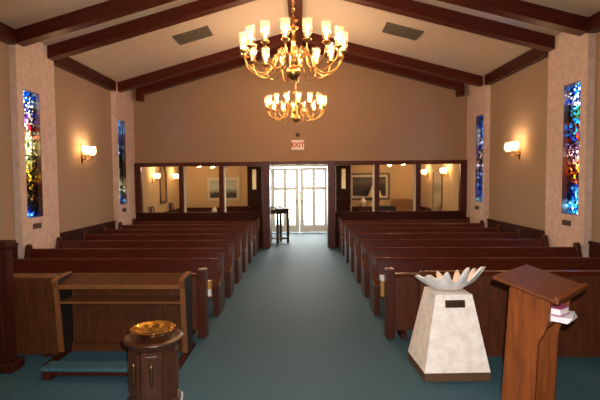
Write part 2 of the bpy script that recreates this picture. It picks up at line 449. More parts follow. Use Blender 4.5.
# dark door leaves folded back behind the partition
for n, s in ((1, -1), (2, 1)):
    r = thing('door_%d' % n, 'dark wooden inner door with narrow glass light, folded open on the %s' % ('left' if s < 0 else 'right'), 'door', (s * .97, 11.78, 0)); r['kind'] = 'structure'
    bm = B()
    def q(x0, x1, z0, z1, y0=-.022, y1=.022):
        a, b = sorted((s * x0, s * x1)); box(bm, a, b, y0, y1, z0, z1)
    q(0, .14, .01, 2.06); q(.25, .38, .01, 2.06); q(.14, .25, .01, 1.46); q(.14, .25, 1.98, 2.06)
    for z0, z1 in ((.15, .7), (.8, 1.35)): q(.05, .33, z0, z1, -.03, .02)
    obj('leaf', bm, M['darkwood'], r, bevel=.004)
    a, b = sorted((s * .14, s * .25)); bx('glass_light', (a, b, -.004, .004, 1.46, 1.98), M['globe'], r)
    bm = B(); lathe(bm, [(0, -.025), (.018, -.02), (.025, 0), (.018, .02), (0, .025)], 10, (s * .35, -.06, 1.0)); tube(bm, [(s * .35, -.02, 1), (s * .35, -.06, 1)], .01)
    obj('knob', bm, M['dullbrass'], r, smooth=True)

# ------------------------------------------------------------------ vestibule rooms behind
struct(bx('ceiling', (-4.8, 4.8, YB + .14, YN, 2.5, 2.6), M['ceil']), 'low flat ceiling of the entrance hall', 'ceiling')
for side, s in (('left', -1), ('right', 1)):
    a, b = sorted((s * 4.35, s * 4.7))
    struct(bx('wall_hall_' + side, (a, b, YB + .0, YN, 0, 2.5), M['narth']), 'tan side wall of the entrance hall, %s' % side, 'wall')
    a, b = sorted((s * 1.62, s * 4.7))
    struct(bx('wall_hall_back_' + side, (a, b, YN, YN + .2, 0, 2.5), M['narth']), 'tan back wall of the entrance hall, %s' % side, 'wall')
    a, b = sorted((s * 1.52, s * 1.66))
    struct(bx('wall_porch_' + side, (a, b, 14.38, YN + .2, 0, 2.5), M['narth']), 'short wall beside the bright entrance doors, %s' % side, 'wall')
    a, b = sorted((s * .95, s * 1.6))
    struct(bx('wall_entrance_' + side, (a, b, 14.38, 14.5, 0, 2.5), M['narth']), 'wall strip beside the bright entrance doors, %s' % side, 'wall')
    bm = B(); a, b = sorted((s * 1.66, s * 4.35)); box(bm, a, b, YN - .025, YN, 0, .7)
    a, b = sorted((s * 4.325, s * 4.35)); box(bm, a, b, YB + .14, YN, 0, .7)
    struct(obj('baseboard_hall_' + side, bm, M['darkwood']), 'dark wooden dado in the entrance hall, %s' % side, 'wainscot')
struct(bx('wall_entrance_top', (-.95, .95, 14.38, 14.5, 2.12, 2.5), M['narth']), 'cream wall strip above the entrance doors', 'wall')
for n, s in ((3, -1), (4, 1)):
    r = thing('door_%d' % n, 'white glazed entrance door, %s leaf, bright daylight behind' % ('left' if s < 0 else 'right'), 'door', (0, 14.42, 0)); r['kind'] = 'structure'
    bm = B()
    def q(x0, x1, z0, z1):
        a, b = sorted((s * x0, s * x1)); box(bm, a, b, -.022, .022, z0, z1)
    xs = [.008, .14, .41, .515, .785, .93]
    q(xs[0], xs[1], .01, 2.08); q(xs[2], xs[3], .01, 2.08); q(xs[4], xs[5], .01, 2.08)
    for c in ((xs[1], xs[2]), (xs[3], xs[4])):
        q(c[0], c[1], .01, .24); q(c[0], c[1], 1.35, 1.47); q(c[0], c[1], 1.98, 2.08)
    obj('leaf', bm, M['doorp'], r, bevel=.006)
    for c in ((xs[1], xs[2]), (xs[3], xs[4])):
        for z in ((.24, 1.35), (1.47, 1.98)):
            a, b = sorted((s * c[0], s * c[1])); bx('pane', (a, b, -.003, .003, z[0], z[1]), M['pane'], r)
    bm = B(); tube(bm, [(s * .06, -.022, 1.02), (s * .06, -.07, 1.02), (s * .14, -.07, 1.02)], .009)
    obj('handle', bm, M['dullbrass'], r, smooth=True)
bm = B()
for dims in ((-.99, -.93, 14.34, 14.4, 0, 2.14), (.93, .99, 14.34, 14.4, 0, 2.14), (-.99, .99, 14.34, 14.4, 2.09, 2.16)): box(bm, *dims)
struct(obj('door_frame', bm, M['cream'], bevel=.005), 'cream painted frame around the entrance doors', 'door frame')
struct(bx('ground', (-30, 30, 19, 60, -.2, -.1), M['ceil']), 'pale pavement outside the entrance', 'pavement')

# ------------------------------------------------------------------ pews
def pew(s, label, group):
    r = thing('pew', label, 'pew', group=group)
    x0, x1 = .98, 4.21
    def X(a, b): return sorted((s * a, s * b))
    prof = [(0, 0), (0, .385), (.01, .40)]
    prof += [(p.x, p.y) for p in curve([(.05, .405, 0), (.13, .43, 0), (.2, .5, 0), (.25, .6, 0), (.27, .69, 0)], 4)]
    prof += [(.285, .735), (.315, .755), (.345, .75), (.37, .72), (.39, .60), (.40, 0)]
    for (a, b), nm in ((X(x0, x0 + .075), 'end_panel'), (X(x1 - .06, x1), 'end_panel')):
        bm = B(); prism(bm, prof, a, b, 'x'); obj(nm, bm, M['pewend'], r, bevel=.006)
    a, b = X(x0 + .075, x1 - .06)
    bm = B(); prism(bm, [(.015, .365), (.02, .40), (.06, .405), (.30, .375), (.30, .345)], a, b, 'x')
    obj('seat', bm, M['pew'], r, bevel=.006)
    bm = B(); prism(bm, [(.24, .375), (.31, .655), (.325, .682), (.355, .682), (.36, .655), (.28, .365)], a, b, 'x')
    obj('backrest', bm, M['pew'], r, bevel=.007)
    bx('seat_rail', (a, b, .04, .065, .25, .36), M['pew'], r)
    bm = B(); box(bm, a, b, .36, .41, .50, .515); box(bm, a, b, .405, .415, .50, .57)
    obj('book_rack', bm, M['pewend'], r)
    return r
ORD = ['first row', 'second row', 'third row', 'fourth row', 'fifth row', 'sixth row', 'last row against the glazed partition']
ROW0, STEP = 5.62, .887
for s, side in ((-1, 'left'), (1, 'right')):
    proto = None
    for k in range(7):
        lab = 'dark reddish wooden pew on the %s of the aisle, %s' % (side, ORD[k] + (' behind the pew front' if k == 0 else '' if k == 6 else ' from the front'))
        if proto is None: o = proto = pew(s, lab, 'pews on the %s of the aisle' % side)
        else: o = copy_tree(proto); o['label'] = lab
        o.location = (0, ROW0 + STEP * k, 0)

# pew fronts (modesty screens)
for s, side in ((-1, 'left'), (1, 'right')):
    r = thing('pew_screen', 'low dark wooden pew front with square end post, %s of the aisle' % side, 'pew front', (0, 4.82, 0))
    def X(a, b): return sorted((s * a, s * b))
    a, b = X(.98, 1.075); bx('end_post', (a, b, 0, .14, 0, .755), M['pewend'], r, bevel=.008)
    a, b = X(4.08, 4.16); bx('end_post', (a, b, 0, .14, 0, .755), M['pewend'], r, bevel=.008)
    a, b = X(1.075, 4.08); bx('panel', (a, b, .03, .06, .09, .70), M['panel'], r)
    bx('cap_rail', (a, b, .01, .085, .675, .71), M['pew'], r, bevel=.01)
    bm = B(); box(bm, a, b, .06, .24, .405, .42); a2, b2 = X(.945, 1.08); box(bm, a2, b2, .14, .24, .405, .42); box(bm, a, b, .23, .24, .42, .52); obj('book_rack', bm, M['pewend'], r)
    for fx in (1.17, 2.5, 3.7):
        bm = B(); c = s * fx
        prism(bm, [(-.02, 0), (.22, 0), (.2, .04), (.10, .06), (.09, .2), (.06, .2), (.06, .09), (.0, .06)], c - .03, c + .03, 'x'); obj('foot', bm, M['darkwood'], r, bevel=.004)
# books standing in the racks at the aisle
def book(label, dims, cover, group):
    x0, x1, y0, y1, z0, z1 = dims
    r = thing('hymn_book', label, 'book', ((x0 + x1) / 2, (y0 + y1) / 2, z0), 0, group)
    hx, hy, h = (x1 - x0) / 2, (y1 - y0) / 2, z1 - z0
    bm = B(); box(bm, -hx, hx, -hy, -hy + .004, 0, h); box(bm, -hx, hx, hy - .004, hy, 0, h); box(bm, hx - .004, hx, -hy, hy, 0, h)
    obj('cover', bm, cover, r); bx('pages', (-hx + .004, hx - .004, -hy + .004, hy - .004, .004, h - .004), M['paper'], r)
book('tan hymn book standing in the rack behind the right pew front', (.955, 1.05, 4.99, 5.035, .422, .60), M['booky'], 'hymn books at the aisle')
book('white booklet lying on the tan hymn book, right of the aisle', (.945, 1.05, 4.965, 5.04, .60, .655), M['bookw'], 'hymn books at the aisle')
book('white hymn book standing in the rack behind the left pew front', (-1.05, -.95, 4.99, 5.035, .422, .51), M['bookw'], 'hymn books at the aisle')
book('tan hymn book lying on the white one, left of the aisle', (-1.05, -.945, 4.965, 5.04, .51, .60), M['booky'], 'hymn books at the aisle')

# ------------------------------------------------------------------ front furniture, left
r = thing('prayer_desk', 'open fronted wooden prayer desk with book shelf, left of the aisle', 'prayer desk', (0, 0, 0))
prof = [(4.315, 0), (4.25, .70), (4.215, .77), (4.23, .785), (4.50, .80), (4.52, .785), (4.52, 0)]
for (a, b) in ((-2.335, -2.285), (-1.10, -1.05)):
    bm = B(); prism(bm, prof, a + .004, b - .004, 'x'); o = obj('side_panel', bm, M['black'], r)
    bm = B(); prism(bm, [(4.295, 0), (4.23, .70), (4.195, .775), (4.215, .795), (4.50, .81), (4.50, .80), (4.23, .785), (4.215, .77), (4.25, .70), (4.315, 0)], a, b, 'x'); e = obj('edge_band', bm, M['deskedge'], o); e['label'] = 'lighter brown edge'
bm = B(); prism(bm, [(4.235, .70), (4.50, .765), (4.50, .79), (4.23, .725)], -2.285, -1.10, 'x'); obj('book_rest', bm, M['desk'], r)
bx('front_lip', (-2.285, -1.10, 4.215, 4.24, .695, .735), M['deskedge'], r, bevel=.004)
bx('shelf', (-2.285, -1.10, 4.25, 4.49, .545, .565), M['deskedge'], r, bevel=.003)
bx('back_panel', (-2.285, -1.10, 4.485, 4.51, .06, .77), M['desk'], r)
bx('plinth_rail', (-2.285, -1.10, 4.45, 4.486, 0, .08), M['desk'], r)
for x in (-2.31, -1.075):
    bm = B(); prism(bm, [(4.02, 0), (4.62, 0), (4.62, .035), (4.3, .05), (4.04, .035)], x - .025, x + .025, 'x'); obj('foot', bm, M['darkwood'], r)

o = thing('wooden_panel', 'plain wooden panel between prayer desk and tall panelled screen', 'panel', (0, 0, 0))
bx('board', (-3.3, -2.345, 4.30, 4.34, .02, .79), M['desk'], o, bevel=.004)
bx('cap_rail', (-3.3, -2.345, 4.285, 4.36, .785, .81), M['deskedge'], o, bevel=.006)
for x in (-3.2, -2.45): bx('foot', (x - .04, x + .04, 4.30, 4.5, 0, .03), M['darkwood'], o)

r = thing('kneeler', 'low kneeler with blue carpeted top in front of prayer desk', 'kneeler', (0, 0, 0))
bx('top', (-2.22, -1.12, 3.77, 3.95, .075, .108), M['carpet'], r, bevel=.012)
bx('rail', (-2.2, -1.15, 3.79, 3.815, .04, .076), M['darkwood'], r)
for a in (-2.2, -1.2): bx('leg', (a, a + .08, 3.78, 3.94, 0, .076), M['darkwood'], r)

r = thing('panelled_screen', 'tall dark panelled wooden screen at the far left front', 'screen', (0, 0, 0))
bx('body', (-4.1, -2.6, 3.95, 4.05, .08, 1.14), M['darkwood'], r)
for x in (-4.08, -3.37):
    bm = B()
    box(bm, x, x + .74, 3.925, 3.951, .16, .2); box(bm, x, x + .74, 3.925, 3.951, 1.02, 1.06); box(bm, x, x + .04, 3.925, 3.951, .2, 1.02); box(bm, x + .70, x + .74, 3.925, 3.951, .2, 1.02)
    box(bm, x + .1, x + .64, 3.935, 3.951, .26, .96)
    obj('raised_panel', bm, M['darkwood'], r, bevel=.008)
bx('top_moulding', (-4.13, -2.57, 3.915, 4.08, 1.13, 1.2), M['darkwood'], r, bevel=.02)
bx('base_moulding', (-4.12, -2.545, 3.90, 4.09, 0, .09), M['darkwood'], r, bevel=.015)

# right front panel
r = thing('chancel_panel', 'long dark wooden panel behind lectern and shell font', 'panel', (0, 0, 0))
bx('board', (1.28, 4.2, 4.36, 4.40, 0.0, .80), M['panel'], r)
bx('cap_rail', (1.26, 4.2, 4.34, 4.42, .795, .835), M['pew'], r, bevel=.008)
bx('end_post', (1.22, 1.28, 4.345, 4.415, 0, .835), M['panel'], r, bevel=.006)

# ------------------------------------------------------------------ octagonal pedestal + bowl
cx, cy = -1.075, 3.38
r = thing('pedestal', 'eight sided walnut pedestal carrying the brass bowl', 'pedestal', (cx, cy, 0))
R0 = .185; st = math.radians(-100)
bm = B(); lathe(bm, [(.235, 0), (.235, .035), (.215, .05), (.20, .075)], 8, close=True, start=st); obj('base', bm, M['walnut'], r, bevel=.004)
bm = B(); lathe(bm, [(R0, .07), (R0, .50)], 8, close=True, start=st); obj('body', bm, M['walnut'], r, bevel=.003)
for k in range(8):
    ang = st + (k + .5) * PI / 4; ap = R0 * math.cos(PI / 8)
    mt = Matrix.Rotation(ang, 4, 'Z') @ Matrix.Translation((ap, 0, 0))
    bm = B()
    box(bm, -.004, .012, -.046, .046, .13, .45, mt)
    pn = obj('side_panel', bm, M['walnut'], r, bevel=.006)
    if k in (0, 7):
        bm = B(); prof = [(0, .225), (.012, .23), (.008, .255), (.016, .285), (.008, .31), (.017, .335), (.008, .36), (.012, .38), (0, .39)]
        lathe(bm, prof, 8, (0, 0, 0))
        for v in bm.verts: v.co = mt @ (v.co + Vector((.016, 0, 0)))
        obj('escutcheon', bm, M['dullbrass'], pn, smooth=True)
bm = B(); lathe(bm, [(0, .48), (.188, .48), (.19, .50), (.20, .515), (.222, .524), (.227, .532), (.222, .541), (.19, .546), (.17, .549), (0, .55)], 40); obj('top', bm, M['walnut'], r, smooth=True)

bm = B()
prof = [(0, 0), (.055, 0), (.06, .006), (.05, .012), (.09, .02), (.135, .036), (.16, .052), (.168, .058), (.172, .062), (.167, .064), (.158, .056), (.13, .040), (.085, .026), (0, .02)]
lathe(bm, prof, 64)
for v in bm.verts:
    q = math.hypot(v.co.x, v.co.y); a = math.atan2(v.co.y, v.co.x)
    v.co.z = v.co.z * .95 + .010 * abs(math.cos(a * 4)) * max(0, math.sin(min(1, q / .16) * PI)) * (1 if v.co.z > q * .3 else 0)
tag(obj('brass_bowl', bm, M['bowlbrass'], None, (cx, cy, .55), smooth=True), 'shallow shining brass bowl on the walnut pedestal', 'bowl')

# ------------------------------------------------------------------ shell font
fx, fy, rz = 1.385, 4.06, math.radians(3)
r = thing('font_pedestal', 'tapering cream stone pedestal on a brown plinth, carrying the shell', 'font pedestal', (fx, fy, 0), rz)
bm = B(); box(bm, -.285, .285, -.25, .25, 0, .075); obj('plinth', bm, M['plinth'], r, bevel=.004)
bm = B()
N = 10; HF = .725
def pl(z):
    t = (z - .075) / (HF - .075)
    return .283 + (.16 - .283) * t, .248 + (.15 - .248) * t
rings = []
for i in range(N + 1):
    z = .075 + (HF - .075) * i / N; a, b = pl(z); ring = []
    for (p, q) in (((-a, -b), (a, -b)), ((a, -b), (a, b)), ((a, b), (-a, b)), ((-a, b), (-a, -b))):
        for j in range(8):
            t = j / 8; ring.append(bm.verts.new((p[0] + (q[0] - p[0]) * t, p[1] + (q[1] - p[1]) * t, z)))
    rings.append(ring)
for A, C in zip(rings, rings[1:]):
    for k in range(32): bm.faces.new((A[k], A[(k + 1) % 32], C[(k + 1) % 32], C[k]))
bm.faces.new(rings[-1]); bm.faces.new(rings[0][::-1])
obj('shaft', bm, M['fontst'], r)
bm = B(); box(bm, -.085, .085, -.008, .004, -.032, .032)
p = obj('name_plate', bm, M['bronze'], r, bevel=.002); z = .648; a, b = pl(z)
p.location = (.005, -b - .001, z); p.rotation_euler = (-math.atan2(.248 - .15, .725), 0, 0); p['label'] = 'small blank bronze plate'

# giant clam shell: fluted bowl
bm = B(); NU, NV = 168, 14
def shell_pt(u, v, off=0):
    th = 2 * PI * u / NU
    ex, ey = .285, .165
    q = (th * 11 / (2 * PI) + .25) % 1.0              # folds round the rim, flatter towards one end
    am = min(1, max(.25, (math.cos(th) + .75) / .8))
    c = .5 + .5 * math.cos(2 * PI * q)
    ridge = (2 * c ** 1.8 - .7) * am
    rr = v ** .62
    fold = ridge * .052 * v ** .6
    x = (ex + fold) * rr * math.cos(th); y = (ey + fold * 1.1) * rr * math.sin(th)
    z = .122 * v ** 1.15 + .06 * ridge * v ** 1.7 + .008 * math.cos(2 * th) * v
    if off:
        n = 1 - off / .22
        x *= n; y *= n; z += off * (.9 if v < .95 else .1)
    return Vector((x, y, z))
outer = [[bm.verts.new(shell_pt(u, .12 + .88 * j / NV)) for u in range(NU)] for j in range(NV + 1)]
inner = [[bm.verts.new(shell_pt(u, .12 + .88 * j / NV, .014)) for u in range(NU)] for j in range(NV + 1)]
def skin(A, C, mi=0):
    for u in range(NU):
        f = bm.faces.new((A[u], A[(u + 1) % NU], C[(u + 1) % NU], C[u])); f.material_index = mi
for a, b2 in zip(outer, outer[1:]): skin(a, b2)
for a, b2 in zip(inner, inner[1:]): skin(b2, a, 1)
skin(outer[-1], inner[-1])
bm.faces.new(outer[0][::-1]); f = bm.faces.new(inner[0]); f.material_index = 1
o = obj('clam_shell', bm, [M['shell'], M['shellin']], None, (fx, fy - .045, HF + .004), smooth=True)
o.rotation_euler = (math.radians(-15), 0, math.radians(6))
tag(o, 'large white fluted clam shell bowl on the cream stone pedestal', 'shell')

# ------------------------------------------------------------------ lectern
th = math.radians(-46.7)
r = thing('lectern', 'oak lectern with sloping top and curved sides at front right', 'lectern', (1.594, 2.898, 0), th)
side = [(-.165, 0), (-.105, 1.075), (.128, 1.015), (.122, .90), (.112, .85), (.095, .80), (.072, .76), (.064, .72), (.05, .36), (.045, 0)]
for v in (-.20, .15):
    bm = B(); prism(bm, side, v, v + .03, 'y'); obj('side_panel', bm, M['oak'], r, bevel=.004)
bm = B(); prism(bm, [(-.155, .05), (-.1, 1.06), (-.08, 1.055), (-.135, .05)], -.17, .15, 'y'); obj('front_panel', bm, M['oak'], r)
bx('shelf', (-.09, .115, -.17, .15, .85, .87), M['oak'], r)
bm = B(); prism(bm, [(-.185, 1.105), (.178, 1.016), (.182, 1.038), (-.181, 1.127)], -.27, .27, 'y'); obj('reading_top', bm, M['oaktop'], r, bevel=.004)
bm = B(); prism(bm, [(.166, 1.018), (.19, 1.012), (.197, 1.045), (.174, 1.058), (.168, 1.04)], -.27, .27, 'y'); obj('book_ledge', bm, M['oak'], r, bevel=.003)
def on_lectern(u, v, z):
    return (1.594 + u * math.cos(th) - v * math.sin(th), 2.898 + u * math.sin(th) + v * math.cos(th), z)
for nm, (u0, u1, v0, v1, h), z, m, lab, turn in (
        ('papers', (-.10, .12, -.10, .09, .03), .872, M['paper'], 'loose white papers on the lectern shelf under a pink book', .12),
        ('book', (-.085, .085, -.07, .05, .045), .903, M['bookp'], 'pink covered book on white papers inside the lectern', -.1)):
    t = thing(nm, lab, 'book' if nm == 'book' else 'papers', on_lectern(.075, -.02, z), th + turn)
    if nm == 'book':
        bm = B(); box(bm, u0, u1, v0, v1, 0, .005); box(bm, u0, u1, v0, v1, h - .005, h); box(bm, u0, u0 + .005, v0, v1, 0, h); obj('cover', bm, m, t)
        bx('pages', (u0 + .005, u1 - .004, v0 + .004, v1 - .004, .005, h - .005), M['paper'], t)
    else:
        for k in range(4):
            o = bx('sheet', (u0, u1, v0, v1, k * h / 4, (k + .85) * h / 4), m, t); o.rotation_euler = (0, 0, (k - 1.5) * .06)

# ------------------------------------------------------------------ chandeliers
WARM = (1.0, .66, .38)
def chandelier(cx, cy, zr, rad, phase, label, energy, chain_to):
    r = thing('chandelier', label, 'chandelier', (cx, cy, zr), 0, 'chandeliers over the aisle')
    # zr: height of the drip pans
    bm = B()
    prof = [(0, -.335), (.012, -.33), (.02, -.315), (.012, -.30), (.03, -.285), (.075, -.25), (.09, -.21), (.075, -.165), (.035, -.14), (.03, -.12), (.06, -.095), (.065, -.07), (.03, -.045),
            (.02, .0), (.035, .03), (.02, .06), (.018, .13), (.032, .155), (.018, .18), (.014, .26), (.028, .285), (.06, .30), (.064, .315), (.02, .32), (.012, .35), (0, .36)]
    lathe(bm, prof, 20); obj('stem', bm, M['brass'], r, smooth=True)
    bm = B(); n = int((chain_to - zr - .36) / .045)
    for k in range(n + 1):
        z = .36 + .022 + k * .045; pts = []
        for q in range(13):
            a = 2 * PI * q / 12; d = .014 * math.cos(a)
            pts.append((d, 0, z + .03 * math.sin(a)) if k % 2 else (0, d, z + .03 * math.sin(a)))
        tube(bm, pts, .0045, 5)
    obj('chain', bm, M['brass'], r, smooth=True)
    bm = B(); lathe(bm, [(0, chain_to - zr + .0), (.065, chain_to - zr), (.06, chain_to - zr - .02), (.02, chain_to - zr - .045), (0, chain_to - zr - .05)], 16); obj('ceiling_rose', bm, M['brass'], r, smooth=True)
    base = None
    for k in range(16):
        a = phase + 2 * PI * k / 16
        if base is None:
            bm = B()
            pts = curve([(.05, 0, -.09), (.11, 0, -.02), (.19, 0, .0), (.24, 0, -.07), (.27, 0, -.17), (.36, 0, -.225), (.46, 0, -.2), (.545, 0, -.13), (rad, 0, -.02)], 5)
            tube(bm, pts, .0075, 6)
            sc = curve([(.115, 0, -.02), (.135, 0, .045), (.17, 0, .06), (.185, 0, .03), (.165, 0, .015)], 4); tube(bm, sc, .006, 6)
            arm = obj('arm', bm, M['brass'], r, smooth=True)
            bm = B(); lathe(bm, [(0, -.03), (.014, -.025), (.018, -.01), (.045, .0), (.05, .008), (.02, .006), (.018, .03), (0, .03)], 14, (rad, 0, 0)); obj('drip_pan', bm, M['brass'], arm, smooth=True)
            bm = B(); pr = [(.02, .012), (.032, .03), (.044, .075), (.049, .115), (.05, .155), (.053, .19), (.06, .215)]
            lathe(bm, pr, 18, (rad, 0, 0)); sh = obj('shade', bm, M['shade'], arm, smooth=True)
            bm = B(); lathe(bm, [(0, .028), (.01, .03), (.012, .06), (.02, .085), (.022, .105), (.016, .135), (.007, .165), (0, .175)], 10, (rad, 0, 0)); obj('candle_bulb', bm, M['bulb'], arm, smooth=True)
            base = arm; ar = arm
        else:
            ar = copy_tree(base, r)
        ar.rotation_euler = (0, 0, a)
        x, y = rad * math.cos(a), rad * math.sin(a)
        point('bulb_light', (x, y, .16), energy, WARM, r, .03)
    return r
CH_E = 15.0
chandelier(-.01, 5.35, 3.19, .585, math.radians(-90 + 15.5), 'many armed brass chandelier with lit glass shades, the larger and nearer one', CH_E, zc(0) - .26)
chandelier(-.03, 9.2, 3.165, .585, math.radians(-90 + 6), 'brass chandelier with lit glass shades farther back, above the exit sign', CH_E, zc(0) - .26)

# ------------------------------------------------------------------ wall sconces
def sconce(x, y, z, s, label, energy, group, scale=1.0):
    """s: direction into the room (+1 = towards +x)"""
    r = thing('wall_sconce', label, 'wall light', (x, y, z), 0 if s > 0 else PI, group)
    r.scale = (scale,) * 3
    bm = B()
    lathe(bm, [(0, -.15), (.012, -.14), (.022, -.11), (.034, -.06), (.04, 0), (.03, .05), (.015, .075), (0, .09)], 14)
    for v in bm.verts: v.co.x = .004 + max(0, v.co.x) * .7
    obj('backplate', bm, M['dullbrass'], r, smooth=True)
    for q in (-1, 1):
        bm = B(); tube(bm, curve([(.02, 0, -.03), (.06, q * .05, -.075), (.11, q * .10, -.07), (.14, q * .115, -.02)], 5), .007, 6)
        arm = obj('arm', bm, M['dullbrass'], r, smooth=True)
        c = (.14, q * .115, 0)
        bm = B(); lathe(bm, [(0, -.03), (.015, -.025), (.036, -.01), (.04, 0), (.015, .005), (0, .005)], 12, c); obj('cup', bm, M['dullbrass'], arm, smooth=True)
        bm = B(); lathe(bm, [(.03, .0), (.055, .03), (.066, .07), (.06, .115), (.05, .14), (.056, .155)], 16, c); obj('shade', bm, M['globe'], arm, smooth=True)
        bm = B(); lathe(bm, [(0, .005), (.016, .02), (.024, .06), (.018, .09), (0, .105)], 10, c); obj('bulb', bm, M['bulb'], arm, smooth=True)
        point('bulb_light', (c[0], c[1], c[2] + .12), energy, WARM, r, .03)
    return r
SC_E = 10.0
sconce(-WX, 8.95, 2.24, 1, 'two light brass wall sconce glowing on the left nave wall', SC_E, 'nave wall sconces', 1.15)
sconce(WX, 9.0, 2.23, -1, 'two light brass wall sconce glowing on the right nave wall', SC_E, 'nave wall sconces', 1.15)
NS_E = 14.0
sconce(-WX, 13.2, 1.76, 1, 'lit sconce on entrance hall left wall, left of the tall mirror', NS_E, 'entrance hall sconces')
sconce(-WX, 15.2, 1.76, 1, 'lit sconce on entrance hall left wall, right of the tall mirror', NS_E, 'entrance hall sconces')
sconce(WX, 15.4, 1.83, -1, 'lit sconce on entrance hall right wall, left of the framed print', NS_E, 'entrance hall sconces')
sconce(WX, 13.3, 1.84, -1, 'lit sconce on entrance hall right wall, right of the framed print', NS_E, 'entrance hall sconces')

# ------------------------------------------------------------------ vents, exit sign, detector
def vent(s, label):
    xc, yc = s * 2.07, 9.08
    r = thing('ceiling_vent', label, 'vent', (xc, yc, zc(xc) - .004), 0, 'ceiling vents')
    r.rotation_euler = (0, math.atan(SL) * s, 0)
    hx, hy = .36, .27
    bm = B(); box(bm, -hx, hx, -hy, -hy + .03, -.02, 0); box(bm, -hx, hx, hy - .03, hy, -.02, 0); box(bm, -hx, -hx + .03, -hy, hy, -.02, 0); box(bm, hx - .03, hx, -hy, hy, -.02, 0)
    obj('frame', bm, M['vent'], r)
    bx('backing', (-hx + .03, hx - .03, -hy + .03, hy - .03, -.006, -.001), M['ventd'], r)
    bm = B()
    for k in range(14):
        x = -hx + .06 + k * (2 * hx - .12) / 13
        box(bm, x - .012, x + .012, -hy + .03, hy - .03, -.014, -.007, None)
    obj('louvre', bm, M['vent'], r)
vent(-1, 'grey rectangular air vent on the left ceiling slope')
vent(1, 'grey rectangular air vent on the right ceiling slope')

r = thing('exit_sign', 'white exit sign with red letters above the aisle doorway', 'sign', (-.02, YB, 2.585))
bx('housing', (-.16, .16, -.05, 0, -.125, .125), M['sign'], r, bevel=.006)
tx = bpy.data.curves.new('lettering', 'FONT'); tx.body = 'EXIT'; tx.align_x = 'CENTER'; tx.align_y = 'CENTER'; tx.size = .155; tx.extrude = .003; tx.space_character = 1.05; tx.offset = .006
to = bpy.data.objects.new('text_source', tx); COL.objects.link(to)
bpy.context.view_layer.update()
tm = bpy.data.meshes.new_from_object(to.evaluated_get(bpy.context.evaluated_depsgraph_get()))
bpy.data.objects.remove(to); tm.name = 'lettering'; tm.materials.clear(); tm.materials.append(M['red'])
o = bpy.data.objects.new('lettering', tm); COL.objects.link(o); o.parent = r; o.location = (0, -.053, 0); o.rotation_euler = (PI / 2, 0, 0); o['label'] = 'red letters EXIT'
bm = B(); lathe(bm, [(0, 0), (.055, 0), (.055, .025), (.04, .05), (0, .055)], 18)
for v in bm.verts: v.co = Vector((v.co.x - .015, YB - v.co.z, v.co.y + 2.85))
tag(obj('smoke_detector', bm, M['grey'], smooth=True), 'small dark round detector on the wall just above the exit sign', 'detector')

# ------------------------------------------------------------------ entrance hall furnishings
def picture(x, y, z, w, h, fm, pm, mt, label, rz=0, frame=.05):
    r = thing('picture', label, 'picture', (x, y, z), rz)
    bm = B()
    box(bm, -w / 2, w / 2, -.03, 0, -h / 2, -h / 2 + frame); box(bm, -w / 2, w / 2, -.03, 0, h / 2 - frame, h / 2); box(bm, -w / 2, -w / 2 + frame, -.03, 0, -h / 2, h / 2); box(bm, w / 2 - frame, w / 2, -.03, 0, -h / 2, h / 2)
    obj('frame', bm, fm, r, bevel=.005)
    i = frame
    if mt:
        bx('mount', (-w / 2 + i, w / 2 - i, -.012, -.004, -h / 2 + i, h / 2 - i), mt, r); i += .09
    bx('canvas', (-w / 2 + i, w / 2 - i, -.018, -.006, -h / 2 + i, h / 2 - i), pm, r)
    return r
r = picture(-2.78, YN, 1.37, 1.26, .93, M['gilt'], M['sea'], M['mat'], 'pale framed shore landscape seen through the left partition glass')
bm = B(); tube(bm, [(-.2, -.1, .52), (.2, -.1, .52)], .014, 8); tube(bm, [(0, -.1, .52), (0, -.02, .5)], .006, 6); obj('picture_lamp', bm, M['dullbrass'], r)
picture(2.5, YN, 1.42, 1.46, .95, M['black'], M['dusk'], M['mat'], 'large dark framed painting seen through the right partition glass')
picture(WX, 14.3, 1.38, .95, 1.2, M['frame'], M['sheet'], None, 'tall pale framed print between two sconces on the right', PI / 2 * -1, .04)
# mirror with a pointed top
r = thing('mirror', 'tall brown framed mirror with pointed top between two sconces', 'mirror', (-WX, 14.2, .98))
pts = [(-.34, 0), (.34, 0), (.34, .95), (.17, 1.25), (-.17, 1.25), (-.34, .95)]
bm = B(); inn = [(-.285, .055), (.285, .055), (.285, .93), (.145, 1.19), (-.145, 1.19), (-.285, .93)]
A = [[bm.verts.new((x, p[0], p[1])) for p in pts] for x in (.001, .035)]; I = [[bm.verts.new((x, p[0], p[1])) for p in inn] for x in (.001, .035)]
for k in range(6):
    k2 = (k + 1) % 6
    bm.faces.new((A[1][k], A[1][k2], I[1][k2], I[1][k])); bm.faces.new((A[0][k], I[0][k], I[0][k2], A[0][k2])); bm.faces.new((A[0][k], A[0][k2], A[1][k2], A[1][k])); bm.faces.new((I[0][k], I[1][k], I[1][k2], I[0][k2]))
obj('frame', bm, M['frame'], r)
bm = B(); prism(bm, inn, .002, .012, 'x'); obj('glass', bm, M['mirror'], r)

